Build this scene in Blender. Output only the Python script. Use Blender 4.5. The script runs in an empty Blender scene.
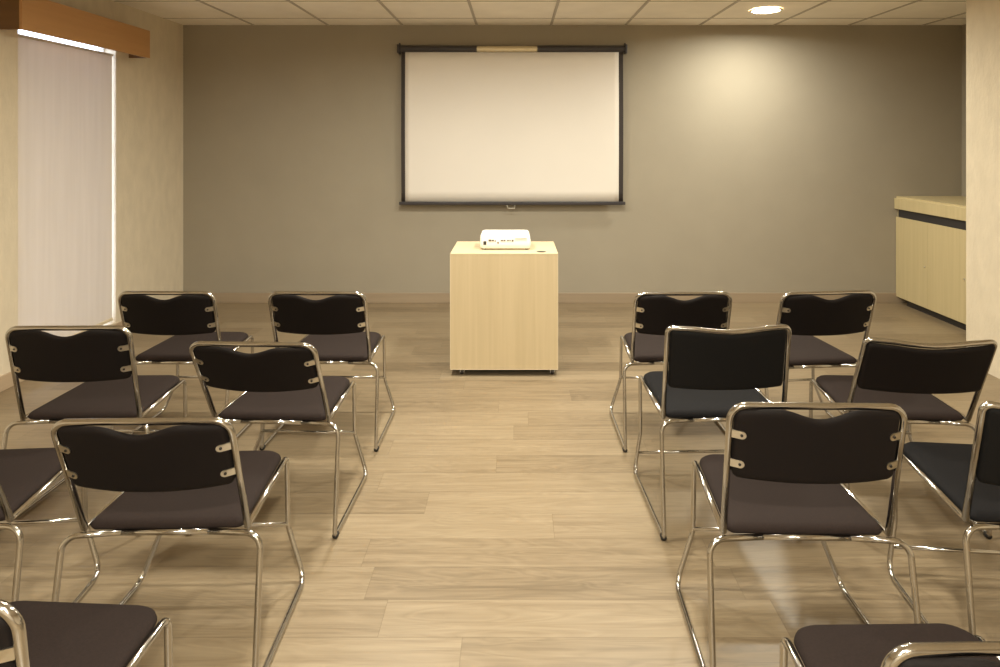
import bpy, bmesh, math, random
from mathutils import Vector, Matrix
random.seed(7)
scene = bpy.context.scene
col = scene.collection
PI = math.pi

# ------------------------------------------------------------------ room numbers
F = 648.3                     # focal length in pixels of a 1000 px wide frame
VX, VY = 515.5, 141.3         # vanishing point of the room's depth direction
EYE = 1.5
YB = 6.03                     # far wall
XL, XR = -3.09, 3.055         # side walls
XA = 4.15                     # alcove outer wall
YA = 4.395                    # where the alcove opens
ZC = 2.577                    # ceiling
YN = -2.6                     # wall behind the camera
TILE = 0.69

# ------------------------------------------------------------------ materials
def new_mat(name):
    m = bpy.data.materials.new(name); m.use_nodes = True
    nt = m.node_tree; b = nt.nodes['Principled BSDF']
    return m, nt, b

def N(nt, t, **kw):
    n = nt.nodes.new(t)
    for k, v in kw.items():
        setattr(n, k, v)
    return n

def L(nt, a, b): nt.links.new(a, b)

def math_n(nt, op, a, b=None, c=None):
    n = N(nt, 'ShaderNodeMath', operation=op)
    for i, x in enumerate((a, b, c)):
        if x is None: continue
        if isinstance(x, (int, float)): n.inputs[i].default_value = x
        else: L(nt, x, n.inputs[i])
    return n.outputs[0]

def ramp(nt, fac, stops):
    r = N(nt, 'ShaderNodeValToRGB')
    while len(r.color_ramp.elements) < len(stops): r.color_ramp.elements.new(0.5)
    for e, (p, c) in zip(r.color_ramp.elements, stops):
        e.position = p; e.color = (*c, 1)
    L(nt, fac, r.inputs[0]); return r.outputs[0]

def simple(name, color, rough=0.5, metal=0.0, noise=0.0, nscale=40, bump=0.0, bscale=200, spec=None, stretch=(1, 1, 1)):
    m, nt, b = new_mat(name)
    b.inputs['Base Color'].default_value = (*color, 1)
    b.inputs['Roughness'].default_value = rough
    b.inputs['Metallic'].default_value = metal
    if spec is not None: b.inputs['Specular IOR Level'].default_value = spec
    tc = N(nt, 'ShaderNodeTexCoord'); mp = N(nt, 'ShaderNodeMapping'); mp.inputs['Scale'].default_value = stretch
    L(nt, tc.outputs['Object'], mp.inputs[0])
    nz = N(nt, 'ShaderNodeTexNoise'); nz.inputs['Scale'].default_value = nscale; nz.inputs['Detail'].default_value = 4
    L(nt, mp.outputs[0], nz.inputs[0])
    k = noise
    lo = tuple(c * (1 - k) for c in color); hi = tuple(min(1, c * (1 + k)) for c in color)
    L(nt, ramp(nt, nz.outputs[0], [(0.3, lo), (0.7, hi)]), b.inputs['Base Color'])
    if bump:
        nb = N(nt, 'ShaderNodeTexNoise'); nb.inputs['Scale'].default_value = bscale; nb.inputs['Detail'].default_value = 3
        L(nt, mp.outputs[0], nb.inputs[0])
        bp = N(nt, 'ShaderNodeBump'); bp.inputs['Strength'].default_value = 1.0; bp.inputs['Distance'].default_value = bump
        L(nt, nb.outputs[0], bp.inputs['Height']); L(nt, bp.outputs[0], b.inputs['Normal'])
    return m

def floor_mat():
    m, nt, b = new_mat('plank_floor')
    tc = N(nt, 'ShaderNodeTexCoord'); sp = N(nt, 'ShaderNodeSeparateXYZ'); L(nt, tc.outputs['Object'], sp.inputs[0])
    x, y = sp.outputs[0], sp.outputs[1]
    W, LEN = 0.1625, 1.25
    yr = math_n(nt, 'DIVIDE', math_n(nt, 'ADD', y, -0.01), W)
    row = math_n(nt, 'FLOOR', yr)
    wn = N(nt, 'ShaderNodeTexWhiteNoise', noise_dimensions='1D'); L(nt, row, wn.inputs['W'])
    xs = math_n(nt, 'DIVIDE', math_n(nt, 'ADD', x, math_n(nt, 'MULTIPLY', wn.outputs['Value'], LEN * 3)), LEN)
    cl = math_n(nt, 'FLOOR', xs)
    cmb = N(nt, 'ShaderNodeCombineXYZ'); L(nt, row, cmb.inputs[0]); L(nt, cl, cmb.inputs[1])
    w2 = N(nt, 'ShaderNodeTexWhiteNoise', noise_dimensions='2D'); L(nt, cmb.outputs[0], w2.inputs['Vector'])
    # grain, stretched along the plank and shifted per plank
    g = N(nt, 'ShaderNodeCombineXYZ')
    L(nt, math_n(nt, 'ADD', math_n(nt, 'MULTIPLY', x, 1.6), math_n(nt, 'MULTIPLY', w2.outputs['Value'], 37.0)), g.inputs[0])
    L(nt, math_n(nt, 'ADD', math_n(nt, 'MULTIPLY', y, 36.0), math_n(nt, 'MULTIPLY', w2.outputs['Value'], 91.0)), g.inputs[1])
    n1 = N(nt, 'ShaderNodeTexNoise'); n1.inputs['Scale'].default_value = 1.0; n1.inputs['Detail'].default_value = 6; n1.inputs['Roughness'].default_value = 0.6; n1.inputs['Distortion'].default_value = 0.6
    L(nt, g.outputs[0], n1.inputs[0])
    g2 = N(nt, 'ShaderNodeCombineXYZ')
    L(nt, math_n(nt, 'MULTIPLY', x, 0.9), g2.inputs[0]); L(nt, math_n(nt, 'MULTIPLY', y, 6.5), g2.inputs[1])
    L(nt, math_n(nt, 'MULTIPLY', w2.outputs['Value'], 13.0), g2.inputs[2])
    wv = N(nt, 'ShaderNodeTexNoise'); wv.inputs['Scale'].default_value = 1.7; wv.inputs['Detail'].default_value = 2; wv.inputs['Distortion'].default_value = 1.2
    L(nt, g2.outputs[0], wv.inputs[0])
    rings = math_n(nt, 'FRACT', math_n(nt, 'MULTIPLY', wv.outputs[0], 9.0))
    rings = math_n(nt, 'ABSOLUTE', math_n(nt, 'SUBTRACT', rings, 0.5))
    fac = math_n(nt, 'ADD', math_n(nt, 'MULTIPLY', w2.outputs['Value'], 0.27),
                 math_n(nt, 'ADD', math_n(nt, 'MULTIPLY', n1.outputs[0], 0.75), math_n(nt, 'MULTIPLY', rings, 0.24)))
    c = ramp(nt, fac, [(0.22, FLOOR_LO), (0.55, FLOOR_MID), (0.9, FLOOR_HI)])
    # seams
    fy = math_n(nt, 'FRACT', yr); fx = math_n(nt, 'FRACT', xs)
    dy = math_n(nt, 'MULTIPLY', math_n(nt, 'MINIMUM', fy, math_n(nt, 'SUBTRACT', 1.0, fy)), W)
    dx = math_n(nt, 'MULTIPLY', math_n(nt, 'MINIMUM', fx, math_n(nt, 'SUBTRACT', 1.0, fx)), LEN)
    seam = math_n(nt, 'LESS_THAN', math_n(nt, 'MINIMUM', dx, dy), 0.0013)
    mx = N(nt, 'ShaderNodeMix', data_type='RGBA', blend_type='MULTIPLY')
    L(nt, math_n(nt, 'MULTIPLY', seam, 0.3), mx.inputs[0]); L(nt, c, mx.inputs[6]); mx.inputs[7].default_value = (0.35, 0.3, 0.25, 1)
    L(nt, mx.outputs[2], b.inputs['Base Color'])
    L(nt, math_n(nt, 'ADD', 0.30, math_n(nt, 'MULTIPLY', n1.outputs[0], 0.16)), b.inputs['Roughness'])
    bp = N(nt, 'ShaderNodeBump'); bp.inputs['Distance'].default_value = 0.0006; bp.inputs['Strength'].default_value = 0.6
    L(nt, math_n(nt, 'SUBTRACT', n1.outputs[0], math_n(nt, 'MULTIPLY', seam, 1.0)), bp.inputs['Height'])
    L(nt, bp.outputs[0], b.inputs['Normal'])
    return m

def wood_mat(name, lo, hi, axis, rough=0.42, scale=1.0):
    """fine straight grain running along one object axis"""
    m, nt, b = new_mat(name)
    tc = N(nt, 'ShaderNodeTexCoord'); mp = N(nt, 'ShaderNodeMapping')
    s = [38 * scale] * 3; s[axis] = 1.3 * scale
    mp.inputs['Scale'].default_value = s
    L(nt, tc.outputs['Object'], mp.inputs[0])
    n1 = N(nt, 'ShaderNodeTexNoise'); n1.inputs['Scale'].default_value = 1.0; n1.inputs['Detail'].default_value = 5; n1.inputs['Distortion'].default_value = 0.3
    L(nt, mp.outputs[0], n1.inputs[0])
    mp2 = N(nt, 'ShaderNodeMapping'); s2 = [7 * scale] * 3; s2[axis] = 0.35 * scale; mp2.inputs['Scale'].default_value = s2
    L(nt, tc.outputs['Object'], mp2.inputs[0])
    n2 = N(nt, 'ShaderNodeTexNoise'); n2.inputs['Scale'].default_value = 1.0; n2.inputs['Detail'].default_value = 2
    L(nt, mp2.outputs[0], n2.inputs[0])
    fac = math_n(nt, 'ADD', math_n(nt, 'MULTIPLY', n1.outputs[0], 0.6), math_n(nt, 'MULTIPLY', n2.outputs[0], 0.4))
    L(nt, ramp(nt, fac, [(0.3, lo), (0.7, hi)]), b.inputs['Base Color'])
    b.inputs['Roughness'].default_value = rough
    return m

def emis(name, color, strength):
    m, nt, b = new_mat(name)
    b.inputs['Base Color'].default_value = (*color, 1)
    b.inputs['Emission Color'].default_value = (*color, 1)
    b.inputs['Emission Strength'].default_value = strength
    return m

FLOOR_LO, FLOOR_MID, FLOOR_HI = (0.118, 0.084, 0.049), (0.222, 0.166, 0.102), (0.305, 0.238, 0.154)
M = {}
M['floor'] = floor_mat()
M['ceiling'] = simple('ceiling_tile', (0.92, 0.86, 0.76), 0.9, noise=0.05, nscale=3, bump=0.0015, bscale=90)
M['grid'] = simple('ceiling_grid', (0.47, 0.42, 0.35), 0.6, noise=0.03)
M['wall_far'] = simple('taupe_paint', (0.325, 0.288, 0.225), 0.8, noise=0.025, nscale=3, bump=0.0006, bscale=140)
M['wall_side'] = simple('beige_textured_wall', (0.65, 0.57, 0.44), 0.85, noise=0.05, nscale=14, bump=0.004, bscale=45, stretch=(1, 1, 0.45))
M['plain'] = simple('beige_paint', (0.55, 0.48, 0.38), 0.85, noise=0.03, nscale=3)
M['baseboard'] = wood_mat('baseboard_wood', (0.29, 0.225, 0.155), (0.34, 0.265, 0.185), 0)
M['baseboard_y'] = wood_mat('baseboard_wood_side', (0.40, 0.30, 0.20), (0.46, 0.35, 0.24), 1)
M['chrome'] = simple('chrome', (0.52, 0.505, 0.485), 0.14, 1.0, noise=0.04, nscale=30)
M['steel'] = simple('bracket_steel', (0.62, 0.58, 0.50), 0.30, 1.0, noise=0.05, nscale=60)
M['bolt'] = simple('dark_bolt', (0.05, 0.045, 0.04), 0.4, 0.8)
M['brown'] = simple('dark_brown_fabric', (0.023, 0.0155, 0.0135), 0.85, noise=0.12, nscale=220, bump=0.0006, bscale=700, spec=0.15)
M['navy'] = simple('charcoal_fabric', (0.0085, 0.0078, 0.0085), 0.85, noise=0.12, nscale=220, bump=0.0006, bscale=700, spec=0.15)
M['back_brown'] = simple('brown_black_back', (0.0085, 0.006, 0.0055), 0.7, noise=0.08, nscale=200, bump=0.0004, bscale=600, spec=0.15)
M['back_black'] = simple('black_back', (0.0065, 0.006, 0.006), 0.7, noise=0.08, nscale=200, bump=0.0004, bscale=600, spec=0.15)
M['rubber'] = simple('black_rubber', (0.02, 0.018, 0.016), 0.7)
M['maple'] = wood_mat('pale_maple', (0.50, 0.40, 0.245), (0.58, 0.47, 0.30), 2)
M['maple_top'] = wood_mat('pale_maple_top', (0.55, 0.44, 0.27), (0.62, 0.50, 0.32), 0)
M['maple_cab'] = wood_mat('pale_maple_cabinet', (0.52, 0.43, 0.24), (0.60, 0.50, 0.29), 2)
M['edge'] = simple('edge_band', (0.66, 0.56, 0.40), 0.5, noise=0.03)
M['black_lam'] = simple('black_laminate', (0.028, 0.026, 0.028), 0.5)
M['plinth_dark'] = simple('dark_plinth', (0.03, 0.026, 0.024), 0.6)  # near-black toe-kick below the cabinet doors
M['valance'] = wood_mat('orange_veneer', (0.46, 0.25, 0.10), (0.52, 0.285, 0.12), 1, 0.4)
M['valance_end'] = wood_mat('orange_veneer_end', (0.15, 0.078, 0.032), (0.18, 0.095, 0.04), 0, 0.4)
M['white_plastic'] = simple('white_plastic', (0.78, 0.77, 0.71), 0.4, noise=0.01)
M['grey_plastic'] = simple('grey_plastic', (0.50, 0.47, 0.42), 0.5)
M['dark_plastic'] = simple('dark_plastic', (0.035, 0.03, 0.028), 0.45)
M['ports'] = simple('port_brown', (0.12, 0.085, 0.06), 0.45)
M['case'] = simple('screen_case', (0.036, 0.031, 0.035), 0.38, noise=0.04, spec=0.5)
M['screen_black'] = simple('screen_border', (0.03, 0.022, 0.02), 0.7)
M['screen_white'] = simple('projection_fabric', (0.74, 0.70, 0.655), 0.85, noise=0.012, nscale=2)
M['label'] = simple('pale_glint_label', (0.60, 0.52, 0.36), 0.22, 0.55, noise=0.03)  # pale yellowish tone holds the glint at the middle of the case
M['frame'] = simple('window_frame_white', (0.75, 0.75, 0.75), 0.5)
M['lens'] = emis('lamp_lens', (1.0, 0.84, 0.58), 14.0)
M['trimring'] = simple('lamp_trim', (0.8, 0.76, 0.68), 0.5)
# roller blind: cloth which lets some daylight through
m, nt, b = new_mat('blind_cloth')
b.inputs['Base Color'].default_value = (0.62, 0.54, 0.47, 1); b.inputs['Roughness'].default_value = 0.9
tr = N(nt, 'ShaderNodeBsdfTranslucent'); tr.inputs[0].default_value = (0.50, 0.46, 0.46, 1)
mx = N(nt, 'ShaderNodeMixShader'); mx.inputs[0].default_value = 0.05
out = nt.nodes['Material Output']
L(nt, b.outputs[0], mx.inputs[1]); L(nt, tr.outputs[0], mx.inputs[2]); L(nt, mx.outputs[0], out.inputs[0])
tc = N(nt, 'ShaderNodeTexCoord'); wv = N(nt, 'ShaderNodeTexNoise'); wv.inputs['Scale'].default_value = 9
mp = N(nt, 'ShaderNodeMapping'); mp.inputs['Scale'].default_value = (1, 2.5, 0.15); L(nt, tc.outputs['Object'], mp.inputs[0]); L(nt, mp.outputs[0], wv.inputs[0])
L(nt, ramp(nt, wv.outputs[0], [(0.3, (0.66, 0.585, 0.505)), (0.7, (0.70, 0.625, 0.545))]), b.inputs['Base Color'])
M['blind'] = m
# window glass
m, nt, b = new_mat('window_glass')
b.inputs['Base Color'].default_value = (0.95, 0.98, 1, 1); b.inputs['Roughness'].default_value = 0.0
b.inputs['Transmission Weight'].default_value = 1.0; b.inputs['IOR'].default_value = 1.02
M['glass'] = m

# ------------------------------------------------------------------ mesh helpers
def obj(name, bm, mat, parent=None, smooth=False, kind=None):
    bmesh.ops.recalc_face_normals(bm, faces=bm.faces)
    me = bpy.data.meshes.new(name); bm.to_mesh(me); bm.free()
    if smooth:
        for p in me.polygons: p.use_smooth = True
    mats = mat if isinstance(mat, (list, tuple)) else [mat]
    for k in mats: me.materials.append(k)
    o = bpy.data.objects.new(name, me); col.objects.link(o)
    if parent is not None: o.parent = parent
    if kind: o['kind'] = kind
    return o

def box(bm, x0, x1, y0, y1, z0, z1, bev=0.0, mi=0):
    r = bmesh.ops.create_cube(bm, size=1.0)
    vs = r['verts']
    for v in vs:
        v.co = Vector(((x0 + x1) / 2 + v.co.x * (x1 - x0), (y0 + y1) / 2 + v.co.y * (y1 - y0), (z0 + z1) / 2 + v.co.z * (z1 - z0)))
    fs = {f for v in vs for f in v.link_faces}
    for f in fs: f.material_index = mi
    if bev > 0:
        es = list({e for v in vs for e in v.link_edges})
        bmesh.ops.bevel(bm, geom=es, offset=bev, segments=2, profile=0.5, affect='EDGES')
    return bm

def B(*a, **k):
    return box(bmesh.new(), *a, **k)

def fillet(pts, radii, seg=8):
    """polyline with rounded corners; returns points and, for each inner corner, the index of its arc's middle"""
    P = [Vector(p) for p in pts]; out = [P[0]]; mids = []
    for i in range(1, len(P) - 1):
        r = radii[i - 1]
        a = (P[i - 1] - P[i]); c = (P[i + 1] - P[i]); la, lc = a.length, c.length
        a.normalize(); c.normalize()
        ang = a.angle(c)
        if r <= 1e-6 or abs(ang - PI) < 1e-3:
            out.append(P[i]); mids.append(len(out) - 1); continue
        t = min(r / math.tan(ang / 2), la * 0.48, lc * 0.48); r = t * math.tan(ang / 2)
        cen = P[i] + (a + c).normalized() * (r / math.sin(ang / 2))
        s = P[i] + a * t - cen; e = P[i] + c * t - cen
        tot = s.angle(e); axis = s.cross(e).normalized()
        base = len(out)
        for k in range(seg + 1):
            out.append(cen + Matrix.Rotation(tot * k / seg, 3, axis) @ s)
        mids.append(base + seg // 2)
    out.append(P[-1])
    return out, mids

def tube(bm, pts, r, n=12, cap=True):
    pts = [Vector(p) for p in pts]
    rings = []; up = None
    for i, p in enumerate(pts):
        if i == 0: d = pts[1] - p
        elif i == len(pts) - 1: d = p - pts[i - 1]
        else: d = (pts[i + 1] - p).normalized() + (p - pts[i - 1]).normalized()
        d.normalize()
        if up is None:
            up = Vector((0, 0, 1)) if abs(d.z) < 0.9 else Vector((1, 0, 0))
        u = (up - d * up.dot(d)).normalized(); w = d.cross(u); up = u
        rings.append([bm.verts.new(p + u * r * math.cos(2 * PI * k / n) + w * r * math.sin(2 * PI * k / n)) for k in range(n)])
    for a, b_ in zip(rings, rings[1:]):
        for k in range(n):
            bm.faces.new((a[k], a[(k + 1) % n], b_[(k + 1) % n], b_[k]))
    if cap:
        bm.faces.new(rings[0][::-1]); bm.faces.new(rings[-1])
    return bm

def cyl(bm, c, r, h, axis='z', n=24, r2=None):
    c = Vector(c); r2 = r if r2 is None else r2
    A = {'x': Vector((1, 0, 0)), 'y': Vector((0, 1, 0)), 'z': Vector((0, 0, 1))}[axis]
    U = {'x': Vector((0, 1, 0)), 'y': Vector((0, 0, 1)), 'z': Vector((1, 0, 0))}[axis]
    W = A.cross(U)
    ra = [bm.verts.new(c + U * r * math.cos(2 * PI * k / n) + W * r * math.sin(2 * PI * k / n)) for k in range(n)]
    rb = [bm.verts.new(c + A * h + U * r2 * math.cos(2 * PI * k / n) + W * r2 * math.sin(2 * PI * k / n)) for k in range(n)]
    for k in range(n): bm.faces.new((ra[k], ra[(k + 1) % n], rb[(k + 1) % n], rb[k]))
    bm.faces.new(ra[::-1]); bm.faces.new(rb)
    return bm

def thing(name, label, cat, loc=(0, 0, 0), rz=0, group=None):
    o = bpy.data.objects.new(name, None); col.objects.link(o); o.empty_display_size = 0.1
    o.location = loc; o.rotation_euler = (0, 0, rz); o['label'] = label; o['category'] = cat
    if group: o['group'] = group
    return o

def struct(name, bm, mat, label=None, parent=None, smooth=False):
    o = obj(name, bm, mat, parent, smooth, 'structure')
    if label: o['label'] = label
    return o

# ------------------------------------------------------------------ room shell
struct('floor', B(XL - 0.2, XA + 0.2, YN - 0.2, YB + 0.2, -0.1, 0), M['floor'], 'pale oak laminate plank floor with long boards running across the room')
# ceiling: tiles and T-bars
bm = bmesh.new()
box(bm, XL - 0.2, XA + 0.2, YN - 0.2, YB + 0.2, ZC + 0.004, ZC + 0.1)
bw = 0.011
k = -6
while True:
    x = 0.33 + TILE * k; k += 1
    if x < XL: continue
    if x > XA: break
    box(bm, x - bw, x + bw, YN, YB, ZC - 0.0015, ZC + 0.006, mi=1)
y = 5.685
while y > YN:
    box(bm, XL, XA, y - 0.003, y + 0.003, ZC - 0.0004, ZC + 0.006, mi=1)
    y -= TILE
struct('ceiling', bm, [M['ceiling'], M['grid']], 'beige suspended tile ceiling with thin darker grid lines')
struct('wall_far', B(XL - 0.2, XA + 0.2, YB, YB + 0.15, 0, ZC + 0.05), M['wall_far'], 'smooth taupe end wall behind the projection screen')
struct('wall_near', B(XL - 0.2, XA + 0.2, YN - 0.15, YN, 0, ZC + 0.05), M['plain'])
struct('wall_right', B(XR, XR + 0.16, YN, YA, 0, ZC + 0.01), M['wall_side'], 'pale textured wall at the right edge of the photo')
struct('wall_return', B(XR + 0.16, XA, YA - 0.16, YA, 0, ZC + 0.01), M['wall_side'])
struct('wall_alcove', B(XA, XA + 0.15, YA - 0.16, YB, 0, ZC + 0.01), M['wall_far'])
# left wall with the window opening
WY0, WY1, WZ0, WZ1 = 4.027, 5.014, 0.10, 2.32
bm = bmesh.new()
box(bm, XL - 0.14, XL, YN, WY0, 0, ZC + 0.01)
box(bm, XL - 0.14, XL, WY1, YB, 0, ZC + 0.01)
box(bm, XL - 0.14, XL, WY0, WY1, 0, WZ0)
box(bm, XL - 0.14, XL, WY0, WY1, WZ1, ZC + 0.01)
struct('wall_left', bm, M['wall_side'], 'beige rough textured wall with the tall window, left side')
# window
bm = bmesh.new()
fx0, fx1 = XL - 0.13, XL - 0.09
for a in ((WY0, WY0 + 0.03, WZ0, WZ1), (WY1 - 0.010, WY1, WZ0, WZ1), (WY0 + 0.03, WY1 - 0.010, WZ0, WZ0 + 0.03), (WY0 + 0.03, WY1 - 0.010, WZ1 - 0.03, WZ1)):
    box(bm, fx0, fx1, a[0], a[1], a[2], a[3], 0.002)
w = struct('window_1', bm, M['frame'], 'tall window glowing white around the lowered blind')
struct('window_glass', B(XL - 0.112, XL - 0.108, WY0 + 0.025, WY1 - 0.008, WZ0 + 0.025, WZ1 - 0.025), M['glass'], None, w)
# baseboards
def bboard(name, x0, x1, y0, y1, mat):
    struct(name, B(x0, x1, y0, y1, 0, 0.092, 0.003), M[mat])
bboard('baseboard_far', XL + 0.014, 3.60, YB - 0.014, YB, 'baseboard')
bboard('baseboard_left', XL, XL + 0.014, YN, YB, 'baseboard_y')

# valance box over the window
vx, vy0, vy1, vz0, vz1 = -2.93, 3.85, 5.197, 2.166, 2.385
v = thing('window_valance', 'orange-brown veneered valance box above the left window', 'valance', (XL, (vy0 + vy1) / 2, vz0))
def at(o, root):  # parts are modelled in world coordinates, then brought under their thing
    o.matrix_parent_inverse = Matrix.Identity(4)
    for vv in o.data.vertices: vv.co = root.matrix_basis.inverted() @ vv.co
    return o
at(obj('front_board', B(vx - 0.018, vx, vy0, vy1, vz0, vz1, 0.001), M['valance'], v), v)
at(obj('end_board', B(XL, vx - 0.018, vy0, vy0 + 0.018, vz0, vz1), M['valance_end'], v), v)
at(obj('end_board', B(XL, vx - 0.018, vy1 - 0.018, vy1, vz0, vz1), M['valance_end'], v), v)
at(obj('top_board', B(XL, vx - 0.018, vy0 + 0.018, vy1 - 0.018, vz1 - 0.018, vz1), M['valance_end'], v), v)
# roller blind
bx = -3.112
by0, by1 = WY0 + 0.006, 4.998
r = thing('roller_blind', 'lowered off-white roller blind covering the tall left window', 'blind', (bx, (by0 + by1) / 2, 0.12))
bm = bmesh.new()
ny, nz = 24, 2
g = [[bm.verts.new((bx + 0.0015 * math.sin(j * 1.1), by0 + (by1 - by0) * j / ny, 0.135 + (2.160 - 0.135) * i / nz)) for j in range(ny + 1)] for i in range(nz + 1)]
for i in range(nz):
    for j in range(ny): bm.faces.new((g[i][j], g[i][j + 1], g[i + 1][j + 1], g[i + 1][j]))
at(obj('cloth', bm, M['blind'], r, True), r)
at(obj('head_bar', B(bx - 0.012, bx + 0.010, by0, by1 + 0.004, 2.156, 2.172, 0.002), M['grey_plastic'], r), r)
at(obj('hem_bar', B(bx - 0.008, bx + 0.008, by0, by1, 0.118, 0.14, 0.003), M['edge'], r), r)

# ------------------------------------------------------------------ ceiling lights
def downlight(x, y, energy, label, spread=170):
    t = thing('ceiling_light', label, 'ceiling light', (x, y, ZC - 0.002), 0, 'round ceiling downlights')
    bm = bmesh.new(); n = 40
    rs = [(0.112, 0.0), (0.130, 0.0), (0.132, -0.004), (0.128, -0.008), (0.114, -0.009), (0.110, -0.004)]
    rings = [[bm.verts.new((a * math.cos(2 * PI * k / n), a * math.sin(2 * PI * k / n), z)) for k in range(n)] for a, z in rs]
    for a, b_ in zip(rings, rings[1:] + rings[:1]):
        for k in range(n): bm.faces.new((a[k], a[(k + 1) % n], b_[(k + 1) % n], b_[k]))
    obj('trim_ring', bm, M['trimring'], t, True)
    obj('lens', cyl(bmesh.new(), (0, 0, -0.004), 0.113, 0.003, n=40), M['lens'], t)
    ld = bpy.data.lights.new('lamp', 'AREA'); ld.shape = 'DISK'; ld.size = 0.2; ld.energy = energy
    ld.color = (1.0, 0.965, 0.82); ld.spread = math.radians(spread)
    lo = bpy.data.objects.new('lamp', ld); col.objects.link(lo); lo.parent = t; lo.location = (0, 0, -0.012)
    return t
downlight(2.055, 5.32, 20, 'round white glowing downlight in the ceiling near the far wall, right side')
off = 'round ceiling downlight outside the photo'
downlight(-0.015, -0.25, 64, off + ', on the centre line')
downlight(0.675, 2.56, 19, off + ', over the right chairs beside the aisle')
downlight(-0.705, 2.56, 17, off + ', over the left chairs beside the aisle')
downlight(0.675, 3.94, 23, off + ', added above the podium on its right')  # unseen lamp added to brighten the screen, ceiling and distant floor
downlight(-0.705, 3.94, 22, off + ', added above the podium on its left')  # left twin of the added lamp, lifting the same area
downlight(0.675, -1.63, 30, off + ', behind the camera to the right')
downlight(-0.705, -1.63, 30, off + ', behind the camera to the left')

# ------------------------------------------------------------------ projection screen
sc = thing('projection_screen', 'white pull-down projection screen with black borders and dark case on the far wall', 'screen', (-0.035, YB - 0.006, 0.91))
sc.rotation_euler = (0, 0.0045, 0)
cx0, cx1, cz = -1.085, 1.025, 2.349
yc = 5.970
bm = bmesh.new(); cyl(bm, (cx0 + 0.02, yc, cz), 0.034, cx1 - cx0 - 0.04, 'x', 28)
box(bm, cx0 + 0.02, cx1 - 0.02, yc, YB - 0.02, cz - 0.012, cz + 0.034, 0.002)
at(obj('case', bm, M['case'], sc), sc)
for s, x in ((-1, cx0), (1, cx1 - 0.022)):
    bm = B(x, x + 0.022, yc - 0.040, YB - 0.009, cz - 0.042, cz + 0.040, 0.006)
    box(bm, x + 0.004, x + 0.018, YB - 0.03, YB - 0.009, cz + 0.03, cz + 0.062, 0.004)
    e = at(obj('end_cap', bm, M['case'], sc), sc)
# pale label plate wrapped round the case, its glint put into the colour
bm = bmesh.new()
a0, a1, n = math.radians(-60), math.radians(50), 12
rows = []
for k in range(n + 1):
    a = a0 + (a1 - a0) * k / n
    rows.append([bm.verts.new((x, yc - 0.0352 * math.cos(a), cz + 0.0352 * math.sin(a))) for x in (-0.355, 0.20)])
for a, b_ in zip(rows, rows[1:]): bm.faces.new((a[0], a[1], b_[1], b_[0]))
sol = at(obj('glint_label_plate', bm, M['label'], sc, True), sc)
sol['label'] = 'shiny pale label strip at the middle of the dark case, glint put into its colour'
# sheet, gently curled at the edges
SY = 5.955
def sheet(name, x0, x1, z0, z1, mat, dy=0.0):
    bm = bmesh.new(); nx, nz = 40, 14; g = []
    for i in range(nz + 1):
        z = z0 + (z1 - z0) * i / nz; rr = []
        for j in range(nx + 1):
            x = x0 + (x1 - x0) * j / nx
            u = (x + 0.035) / 1.02
            yy = SY + dy - 0.012 * u ** 4 * math.sin(PI * (z - 0.91) / 1.44) - 0.002 * math.sin(5 * z)
            rr.append(bm.verts.new((x, yy, z)))
        g.append(rr)
    for i in range(nz):
        for j in range(nx): bm.faces.new((g[i][j], g[i][j + 1], g[i + 1][j + 1], g[i + 1][j]))
    o = at(obj(name, bm, mat, sc, True), sc)
    md = o.modifiers.new('thick', 'SOLIDIFY'); md.thickness = 0.0012
    return o
sx0, sx1, sz0, sz1 = -1.045, 0.975, 0.94, 2.335
sheet('viewing_sheet', -1.013, 0.948, sz0 + 0.004, sz1, M['screen_white'])
o = sheet('border', -1.048, -1.013, sz0, sz1, M['screen_black']); o['label'] = 'black left border of the screen'
o = sheet('border', 0.948, 0.988, sz0, sz1, M['screen_black']); o['label'] = 'black right border of the screen'
bm = B(-1.068, 1.008, SY - 0.012, SY + 0.010, sz0 - 0.024, sz0 + 0.006, 0.004)
br = at(obj('bottom_bar', bm, M['case'], sc), sc)
bm = bmesh.new()
pth, _ = fillet([(-0.075, SY - 0.004, 0.917), (-0.075, SY - 0.004, 0.885), (-0.005, SY - 0.004, 0.885), (-0.005, SY - 0.004, 0.917)], [0.012, 0.012], 5)
tube(bm, pth, 0.004, 8)
at(obj('pull_handle', bm, M['steel'], sc, True), sc)

# ------------------------------------------------------------------ podium on casters
PX0, PX1, PY0, PY1, PZ0, PZ1 = -0.418, 0.272, 4.137, 4.645, 0.043, 0.783
pd = thing('podium', 'pale maple box podium on small casters in the aisle, projector on top', 'podium', ((PX0 + PX1) / 2, (PY0 + PY1) / 2, 0))
at(obj('back_panel', B(PX0 + 0.002, PX1 - 0.002, PY0, PY0 + 0.018, PZ0, PZ1 - 0.002, 0.0012), M['maple'], pd), pd)
at(obj('side_panel', B(PX0, PX0 + 0.018, PY0 + 0.018, PY1, PZ0, PZ1 - 0.018), M['maple'], pd), pd)
at(obj('side_panel', B(PX1 - 0.018, PX1, PY0 + 0.018, PY1, PZ0, PZ1 - 0.018), M['maple'], pd), pd)
at(obj('top', B(PX0, PX1, PY0 + 0.018, PY1, PZ1 - 0.018, PZ1, 0.001), M['maple_top'], pd), pd)
at(obj('base_board', B(PX0 + 0.018, PX1 - 0.018, PY0 + 0.018, PY1, PZ0, PZ0 + 0.018), M['black_lam'], pd), pd)
at(obj('shelf', B(PX0 + 0.018, PX1 - 0.018, PY0 + 0.03, PY1 - 0.03, 0.40, 0.418), M['maple'], pd), pd)
bm = bmesh.new()
box(bm, PX0, PX0 + 0.003, PY0 - 0.0006, PY0 + 0.004, PZ0, PZ1)
box(bm, PX1 - 0.003, PX1, PY0 - 0.0006, PY0 + 0.004, PZ0, PZ1)
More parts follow.
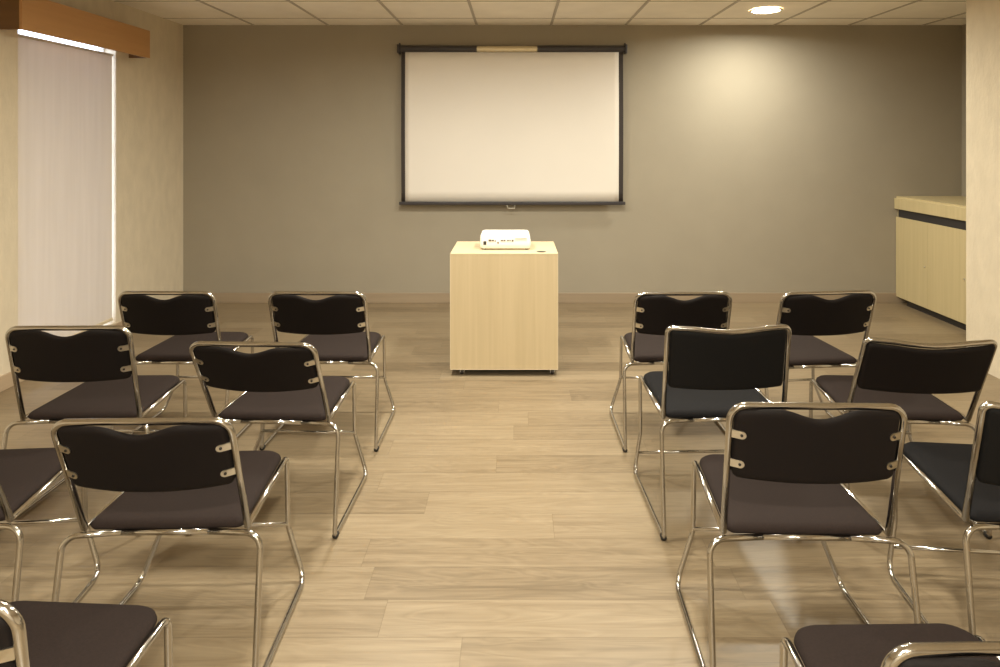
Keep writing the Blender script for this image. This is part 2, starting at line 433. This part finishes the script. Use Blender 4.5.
box(bm, PX0 + 0.003, PX1 - 0.003, PY0 - 0.0006, PY0 + 0.004, PZ0 - 0.001, PZ0 + 0.003)
box(bm, PX0 + 0.003, PX1 - 0.003, PY0 - 0.0006, PY0 + 0.004, PZ1 - 0.003, PZ1)
at(obj('edge_banding', bm, M['edge'], pd), pd)
bm = cyl(bmesh.new(), (0.168, PY0 + 0.075, PZ1 - 0.003), 0.031, 0.0034, n=28)
gr = at(obj('cable_grommet', bm, M['dark_plastic'], pd), pd); gr['label'] = 'small dark round cable hole cover'
for x, y in ((PX0 + 0.075, PY0 + 0.045), (PX1 - 0.035, PY0 + 0.045), (PX0 + 0.05, PY1 - 0.05), (PX1 - 0.05, PY1 - 0.05)):
    bm = bmesh.new(); box(bm, x - 0.018, x + 0.018, y - 0.018, y + 0.018, 0.038, 0.0445, 0.001)
    box(bm, x - 0.014, x - 0.011, y - 0.010, y + 0.012, 0.014, 0.039); box(bm, x + 0.011, x + 0.014, y - 0.010, y + 0.012, 0.014, 0.039)
    c = at(obj('caster', bm, M['chrome'], pd), pd)
    bm = cyl(bmesh.new(), (x - 0.010, y, 0.0175), 0.0172, 0.020, 'x', 20)
    wobj = obj('wheel', bm, M['dark_plastic'], c, True)
    for vv in wobj.data.vertices: vv.co = pd.matrix_basis.inverted() @ vv.co

# ------------------------------------------------------------------ projector
jx0, jx1, jy0, jy1, jz0 = -0.236, 0.104, 4.275, 4.525, PZ1 + 0.008
pj = thing('projector', 'white video projector with rear ports facing the chairs, on the podium', 'projector', ((jx0 + jx1) / 2, (jy0 + jy1) / 2, PZ1))
bm = bmesh.new()
def loop(inx, inxr, iny, z, rc=0.02):
    x0, x1, y0, y1 = jx0 + inx, jx1 - inxr, jy0 + iny, jy1 - iny; out = []
    for cx, cy, a in ((x1 - rc, y1 - rc, 0), (x0 + rc, y1 - rc, 90), (x0 + rc, y0 + rc, 180), (x1 - rc, y0 + rc, 270)):
        for k in range(7):
            an = math.radians(a + 15 * k); out.append(bm.verts.new((cx + rc * math.cos(an), cy + rc * math.sin(an), z)))
    return out
H_ = 0.096
lv = [loop(0.010, 0.012, 0.008, jz0), loop(0.002, 0.004, 0.002, jz0 + 0.006), loop(0.0, 0.0, 0.0, jz0 + 0.03), loop(0.002, 0.006, 0.004, jz0 + 0.068),
      loop(0.004, 0.012, 0.008, jz0 + 0.085), loop(0.010, 0.020, 0.016, jz0 + 0.093), loop(0.022, 0.032, 0.03, jz0 + H_)]
for a, b_ in zip(lv, lv[1:]):
    n = len(a)
    for k in range(n): bm.faces.new((a[k], a[(k + 1) % n], b_[(k + 1) % n], b_[k]))
bm.faces.new(lv[0][::-1]); bm.faces.new(lv[-1])
at(obj('housing', bm, M['white_plastic'], pj, True), pj)
bm = bmesh.new()
pf = jy0 - 0.0005
for x, w_, z, h in ((-0.178, 0.018, 0.055, 0.012), (-0.156, 0.014, 0.055, 0.010), (-0.137, 0.008, 0.052, 0.008), (-0.120, 0.010, 0.040, 0.012),
                    (-0.098, 0.016, 0.055, 0.007), (-0.078, 0.012, 0.055, 0.008), (-0.056, 0.012, 0.055, 0.008), (-0.040, 0.008, 0.055, 0.008), (-0.025, 0.012, 0.054, 0.012)):
    box(bm, x, x + w_, pf - 0.001, pf + 0.006, jz0 + z - h / 2, jz0 + z + h / 2, 0.0008)
o = at(obj('port_row', bm, M['ports'], pj), pj); o['label'] = 'row of small dark connector ports'
o = at(obj('power_socket', B(-0.212, -0.192, pf - 0.001, pf + 0.008, jz0 + 0.026, jz0 + 0.050, 0.001), M['dark_plastic'], pj), pj); o['label'] = 'black power socket'
bm = bmesh.new()
for k in range(9):
    box(bm, -0.005, 0.075, jy0 + 0.002, jy0 + 0.006, jz0 + 0.018 + k * 0.0065, jz0 + 0.0205 + k * 0.0065)
at(obj('vent', bm, M['grey_plastic'], pj), pj)
at(obj('lens_ring', cyl(bmesh.new(), (-0.13, jy1 - 0.006, jz0 + 0.055), 0.032, 0.022, 'y', 28), M['dark_plastic'], pj), pj)
for x, y in ((jx0 + 0.03, jy0 + 0.03), (jx1 - 0.03, jy0 + 0.03), ((jx0 + jx1) / 2, jy1 - 0.04)):
    at(obj('foot', cyl(bmesh.new(), (x, y, PZ1 + 0.0006), 0.012, 0.008, n=16), M['dark_plastic'], pj), pj)
bm = bmesh.new()
for k in range(4): cyl(bm, (-0.10 + 0.03 * k, jy0 + 0.12, jz0 + H_ - 0.001), 0.007, 0.003, n=14)
at(obj('button', bm, M['grey_plastic'], pj), pj)['label'] = 'row of grey control buttons'

# ------------------------------------------------------------------ cabinet in the alcove
KX, KY0 = 3.535, YA + 0.03
cb = thing('base_cabinet', 'long low pale maple cabinet with black plinth in the right alcove', 'cabinet', (3.83, 5.2, 0))
at(obj('body', B(KX + 0.020, XA - 0.002, KY0, YB - 0.002, 0.075, 0.868), M['maple_cab'], cb), cb)
at(obj('plinth', B(KX + 0.035, XA - 0.03, KY0 + 0.02, YB - 0.12, 0.0, 0.075), M['plinth_dark'], cb), cb)['label'] = 'recessed black plinth'
at(obj('recess_strip', B(KX + 0.006, KX + 0.020, KY0, YB - 0.035, 0.800, 0.874), M['black_lam'], cb), cb)['label'] = 'black finger-pull strip under the top'
ys = [YB - 0.004, 5.565, 5.015, KY0]
for i in range(3):
    d = at(obj('door', B(KX, KX + 0.019, ys[i + 1] + 0.0008, ys[i] - 0.0008, 0.062, 0.800, 0.0008), M['maple_cab'], cb), cb)
    yk = ys[i + 1] + 0.035 if i != 1 else ys[1] - 0.46
    kk = obj('keyhole', cyl(bmesh.new(), (KX - 0.003, yk, 0.415), 0.008, 0.004, 'x', 18), M['steel'], d, True)
    for vv in kk.data.vertices: vv.co = cb.matrix_basis.inverted() @ vv.co
tp = B(KX - 0.012, XA - 0.002, KY0, YB - 0.002, 0.875, 0.991)
es = [e for e in tp.edges if all(abs(v_.co.x - (KX - 0.012)) < 1e-4 and v_.co.z > 0.95 for v_ in e.verts)]
bmesh.ops.bevel(tp, geom=es, offset=0.018, segments=5, affect='EDGES')
wt = thing('worktop', 'thick pale maple worktop on the low cabinet in the right alcove', 'worktop', (3.83, 5.2, 0.875))
at(obj('slab', tp, M['maple_cab'], wt), wt)
at(obj('edge_strip', B(KX - 0.0135, KX - 0.012, KY0, YB - 0.004, 0.876, 0.974), M['maple_cab'], wt), wt)

# ------------------------------------------------------------------ chairs
A_, SRZ, C_, SFY, SFZ = 0.227, 0.417, 0.2085, 0.396, 0.4196
W_, KW, KZ = 0.230, 0.2123, 0.181
PW, PY_, QW, QY = 0.2694, 0.385, 0.272, -0.087
TR = 0.0095
TL = 0.0084
FZ = TL + 0.0035

def build_chair(label, loc, yaw, lean, Lb, kind, fabric, backmat, bow=0.027):
    A_, SRZ, C_, SFY, SFZ = 0.227, 0.417, 0.2085, 0.396, 0.4196
    KW, PW, QW, SBZ = 0.2123, 0.274, 0.278, KZ + 0.006
    W_ = 0.230
    off = 0.0
    if kind != 'open':
        A_, SRZ, C_, SFZ, KW, PW, QW, Lb = 0.236, 0.433, 0.230, 0.436, 0.228, 0.260, 0.256, Lb - 0.012
        if kind == 'full': W_, SFY, Lb, SBZ = 0.234, 0.43, Lb - 0.008, 0.088
    if kind == 'cover': off = 0.010; bow = 0.022; A_, SRZ, C_, SFZ, KW = 0.231, 0.417, 0.214, 0.420, 0.217
    t = thing('meeting_chair', label, 'chair', (loc[0], loc[1], 0), yaw, 'chrome-framed meeting chairs facing the screen')
    ch, M_ = M['chrome'], M
    ax = Vector((0, -math.sin(lean), math.cos(lean)))          # up along the back plane
    nr = Vector((0, -math.cos(lean), -math.sin(lean)))         # out of the back, towards the viewer
    S0 = Vector((0, 0, SRZ))
    def BP(x, tt, d=0.0): return Vector((x, 0, 0)) + S0 + ax * tt + nr * d
    # back frame
    pts = [BP(-A_, -0.004)]
    rad = []
    if kind == 'open':
        pts += [BP(-W_, Lb), BP(W_, Lb)]; rad = [0.042, 0.042]
    else:
        pts += [BP(-W_, Lb)]; rad = [0.030]
        for k in range(1, 10):
            u = -1 + 0.2 * k
            pts.append(BP(W_ * u, Lb - 0.010 * max(0, 1 - (abs(u) / 0.6) ** 1.5), bow * 0.9 * (1 - u * u))); rad.append(0.2)
        pts.append(BP(W_, Lb)); rad.append(0.030)
    pts.append(BP(A_, -0.004))
    path, _ = fillet(pts, rad, 8)
    obj('back_frame', tube(bmesh.new(), path, TR, 14), ch, t, True)
    # seat frame rails, legs and floor runners, one bent tube each side
    for s in (-1, 1):
        P = [(s * A_, 0.0, SRZ - 0.004), (s * C_, SFY, SFZ), (s * KW, SFY, KZ), (s * PW, SFY - 0.022, FZ), (s * QW, QY, FZ),
             (s * (QW - 0.006), -0.022, SRZ - 0.012), (s * 0.12, -0.004, SRZ - 0.014), (0, -0.004, SRZ - 0.014)]
        path, mid = fillet(P, [0.030, 0.12, 0.048, 0.016, 0.042, 0.0], 10)
        obj('seat_rail', tube(bmesh.new(), path[:mid[0] + 1], TL, 12), ch, t, True)
        obj('front_leg', tube(bmesh.new(), path[mid[0]:mid[2] + 1], TL, 12), ch, t, True)
        obj('floor_runner', tube(bmesh.new(), path[mid[2]:mid[3] + 1], TL, 12), ch, t, True)
        obj('rear_leg', tube(bmesh.new(), path[mid[3]:mid[5] + 1], TL, 12), ch, t, True)
        for yy, xx in ((QY + 0.014, QW),):
            bm = bmesh.new(); tube(bm, [(s * xx, yy - 0.011, FZ - 0.001), (s * xx, yy + 0.009, FZ - 0.001)], TL + 0.0025, 12)
            obj('glide', bm, M['rubber'], t, True)
    obj('rear_rail', tube(bmesh.new(), [(-0.12, -0.004, SRZ - 0.014), (0.12, -0.004, SRZ - 0.014)], TL, 12), ch, t, True)
    BW = KW + 0.003 if SBZ > 0.12 else KW + 0.019
    obj('stretcher', tube(bmesh.new(), [(-BW, SFY - 0.004, SBZ), (BW, SFY - 0.004, SBZ)], 0.0065, 10), ch, t, True)
    # seat pad
    bm = bmesh.new()
    wr, wf, y0, y1 = A_ - TR - 0.002, C_ - TR + 0.002, -0.004, SFY + 0.012
    def outline(ins, z, crown=0.0):
        out = []
        for (cxs, cy, rc, a) in ((1, y1, 0.055, 0), (-1, y1, 0.055, 90), (-1, y0, 0.020, 180), (1, y0, 0.020, 270)):
            front = cy == y1
            hw = (wf if front else wr) - ins
            yy = (cy - ins) if front else (cy + ins)
            cen = Vector((cxs * (hw - rc), yy - rc if front else yy + rc, 0))
            for k in range(8):
                an = math.radians(a + 90 * k / 7)
                out.append(bm.verts.new((cen.x + rc * math.cos(an), cen.y + rc * math.sin(an), z + (0.004 if front else 0))))
        return out
    lv = [outline(0.016, SRZ - 0.014), outline(0.004, SRZ - 0.008), outline(0.0, SRZ + 0.000), outline(0.002, SRZ + 0.009),
          outline(0.009, SRZ + 0.0165), outline(0.017, SRZ + 0.0195)]
    for a, b_ in zip(lv, lv[1:]):
        n = len(a)
        for k in range(n): bm.faces.new((a[k], a[(k + 1) % n], b_[(k + 1) % n], b_[k]))
    bm.faces.new(lv[0][::-1])
    cur = lv[-1]
    cen = Vector((0, (y0 + y1) / 2, 0))
    for sc_, dz in ((0.85, 0.003), (0.65, 0.0045), (0.4, 0.005), (0.15, 0.005)):
        nx = [bm.verts.new((cen.x + (v_.co.x - cen.x) * sc_, cen.y + (v_.co.y - cen.y) * sc_, SRZ + 0.0195 + dz + 0.004 * (v_.co.y > cen.y) * sc_)) for v_ in lv[-1]]
        n = len(cur)
        for k in range(n): bm.faces.new((cur[k], cur[(k + 1) % n], nx[(k + 1) % n], nx[k]))
        cur = nx
    bm.faces.new(cur)
    obj('seat', bm, fabric, t, True)
    # back pad
    nu, nv = 44, 14
    th = 0.019
    def back_bow(u): return bow * (1 - abs(u) ** 2.1)
    def edges(u):
        au = abs(u)
        if kind == 'open':
            top = Lb - 0.013 + 0.75 * back_bow(u); dip = 0.029; wd = 0.52
            if au < wd: top -= dip * (0.5 + 0.5 * math.cos(PI * au / wd))
            bot = Lb - 0.211 ; rc = 0.022
        else:
            top = Lb - 0.007 - 0.010 * max(0, 1 - (au / 0.6) ** 1.5); bot = Lb - (0.242 if kind == 'full' else 0.226); rc = 0.016
        hw = W_ - TR - 0.001
        d = (1 - au) * hw
        if d < rc:
            q = rc - math.sqrt(max(0, rc * rc - (rc - d) ** 2)); top -= q; bot += q
        return bot, top
    def P2(u, v_, side):
        bot, top = edges(u)
        hw = (A_ + (W_ - A_) * 0.8) - TR - 0.001 + off * 0.7
        # rounded rim
        h = top - bot
        e1 = min(v_, 1 - v_) * h / 0.010; e2 = (1 - abs(u)) * hw / 0.010
        e = min(1, max(0.0, min(e1, e2))); k_ = math.sqrt(max(0, 1 - (1 - e) ** 2))
        return BP(u * hw, bot + h * v_, back_bow(u) + off + side * th / 2 * max(k_, 0.12))
    us = [-math.cos(PI * i / nu) for i in range(nu + 1)]
    us = [0.55 * a + 0.45 * (-1 + 2 * i / nu) for i, a in enumerate(us)]
    vs_ = [0.5 - 0.5 * math.cos(PI * j / nv) for j in range(nv + 1)]
    bm = bmesh.new()
    gs = []
    for side in (-1, 1):
        gs.append([[bm.verts.new(P2(u, v_, side)) for v_ in vs_] for u in us])
    for gi, g_ in enumerate(gs):
        for i in range(nu):
            for j in range(nv):
                q = (g_[i][j], g_[i + 1][j], g_[i + 1][j + 1], g_[i][j + 1])
                bm.faces.new(q if gi else q[::-1])
    a, b_ = gs
    for i in range(nu):
        bm.faces.new((a[i][0], a[i + 1][0], b_[i + 1][0], b_[i][0])); bm.faces.new((a[i][nv], b_[i][nv], b_[i + 1][nv], a[i + 1][nv]))
    for j in range(nv):
        bm.faces.new((a[0][j], b_[0][j], b_[0][j + 1], a[0][j + 1])); bm.faces.new((a[nu][j], a[nu][j + 1], b_[nu][j + 1], b_[nu][j]))
    bk = obj('backrest', bm, backmat, t, True)
    if kind == 'open':
        for s in (-1, 1):
            for tt in (Lb - 0.078, Lb - 0.165):
                bm = bmesh.new()
                xo, xi, hh = W_ - 0.004 - (Lb - tt) * 0.008, W_ - 0.041, 0.0112
                prof = [(xo, -hh), (xo, hh)] + [(xi + hh - hh * math.cos(a_), hh * math.sin(a_)) for a_ in [PI / 2 * (1 - k / 5) for k in range(11)]]
                rings = []
                for dd in (0.0, 0.0035):
                    rg = []
                    for x_, z_ in prof:
                        f_ = (xo - x_) / (xo - xi)
                        u = x_ / (W_ - TR)
                        dpt = max(0.004, (back_bow(min(1, u)) + th / 2 - 0.001)) if u < 0.985 else 0.004
                        rg.append(bm.verts.new(BP(s * x_, tt + z_, dpt + dd)))
                    rings.append(rg)
                n = len(prof)
                for k in range(n): bm.faces.new((rings[0][k], rings[0][(k + 1) % n], rings[1][(k + 1) % n], rings[1][k]))
                bm.faces.new(rings[0][::-1]); bm.faces.new(rings[1])
                bb = obj('bracket', bm, M['steel'], bk)
                xb = xi + 0.012
                c0 = BP(s * xb, tt, back_bow(xb / (W_ - TR)) + th / 2 + 0.001)
                bm = bmesh.new(); tube(bm, [c0, c0 + nr * 0.0034], 0.0038, 10)
                obj('bolt', bm, M['bolt'], bb, True)
    return t

BR, NV, BB, BK = M['brown'], M['navy'], M['back_brown'], M['back_black']
chairs = [
 ('open', (-0.950, 3.221), -0.021, 0.319, 0.374, BR, BB, 'brown chair in the front row, left of the aisle, nearest the podium'),
 ('open', (-1.681, 3.217), -0.018, 0.272, 0.366, BR, BB, 'brown chair in the front row, far left beside the window blind'),
 ('open', (-0.955, 2.540), -0.043, 0.481, 0.388, BR, BB, 'brown chair in the second row, left block, on the aisle'),
 ('open', (-1.704, 2.546), 0.017, 0.216, 0.382, BR, BB, 'brown chair in the second row at the left edge, in front of the window blind'),
 ('open', (-0.984, 1.826), 0.026, 0.352, 0.372, BR, BB, 'large brown chair in the third row, left block, on the aisle, whole back in view'),
 ('open', (-1.677, 1.843), 0.080, 0.420, 0.375, BR, BB, 'brown chair in the third row cut off by the left edge, only its seat showing'),
 ('open', (-1.022, 1.094), -0.053, 0.147, 0.347, BR, BB, 'brown chair at the bottom left corner, nearest the camera, cut off by the frame'),
 ('open', (0.805, 3.213), 0.021, 0.282, 0.366, BR, BB, 'brown chair in the front row, right block, on the aisle, partly behind a black one'),
 ('open', (1.469, 3.165), 0.094, 0.296, 0.385, BR, BB, 'brown chair in the front row, right block, nearest the alcove cabinet'),
 ('full', (0.810, 2.524), 0.033, 0.151, 0.384, NV, BK, 'black chair with tall full back in the second row, right block, on the aisle'),
 ('cover', (1.535, 2.542), -0.062, 0.429, 0.399, BR, BB, 'brown chair with tall reclined full back in the second row, by the right wall'),
 ('open', (0.806, 1.800), -0.023, 0.194, 0.385, BR, BB, 'large brown chair in the third row, right block, on the aisle, whole back in view'),
 ('full', (1.509, 1.812), -0.099, 0.215, 0.384, NV, BK, 'black-seated chair in the third row cut off by the right edge'),
 ('open', (0.803, 1.028), 0.016, 0.085, 0.300, BR, BB, 'brown chair at the bottom right corner, nearest the camera, seat front in view'),
]
for kind, loc, yaw, lean, Lb, fab, bmt, lab in chairs:
    build_chair(lab, loc, yaw, lean, Lb, kind, fab, bmt)

# ------------------------------------------------------------------ daylight outside the window
wd = bpy.data.worlds.new('world'); scene.world = wd; wd.use_nodes = True
bg = wd.node_tree.nodes['Background']; bg.inputs[0].default_value = (0.80, 0.86, 1.0, 1); bg.inputs[1].default_value = 3.2

# ------------------------------------------------------------------ camera
cam = bpy.data.cameras.new('camera'); co = bpy.data.objects.new('camera', cam); col.objects.link(co)
cam.sensor_fit = 'HORIZONTAL'; cam.sensor_width = 36.0; cam.lens = 36.0 * F / 1000
co.location = (0, 0, EYE); co.rotation_euler = (PI / 2, 0, 0)
cam.shift_x = -(VX - 500) / 1000; cam.shift_y = -(333.5 - VY) / 1000
cam.clip_start = 0.02
scene.camera = co
scene.view_settings.view_transform = 'Standard'; scene.view_settings.look = 'None'
scene.view_settings.gamma = 1.0; scene.view_settings.use_curve_mapping = False
scene.view_settings.exposure = 0.74
scene.cycles.max_bounces = 10; scene.cycles.diffuse_bounces = 6
scene.cycles.sample_clamp_indirect = 4.0
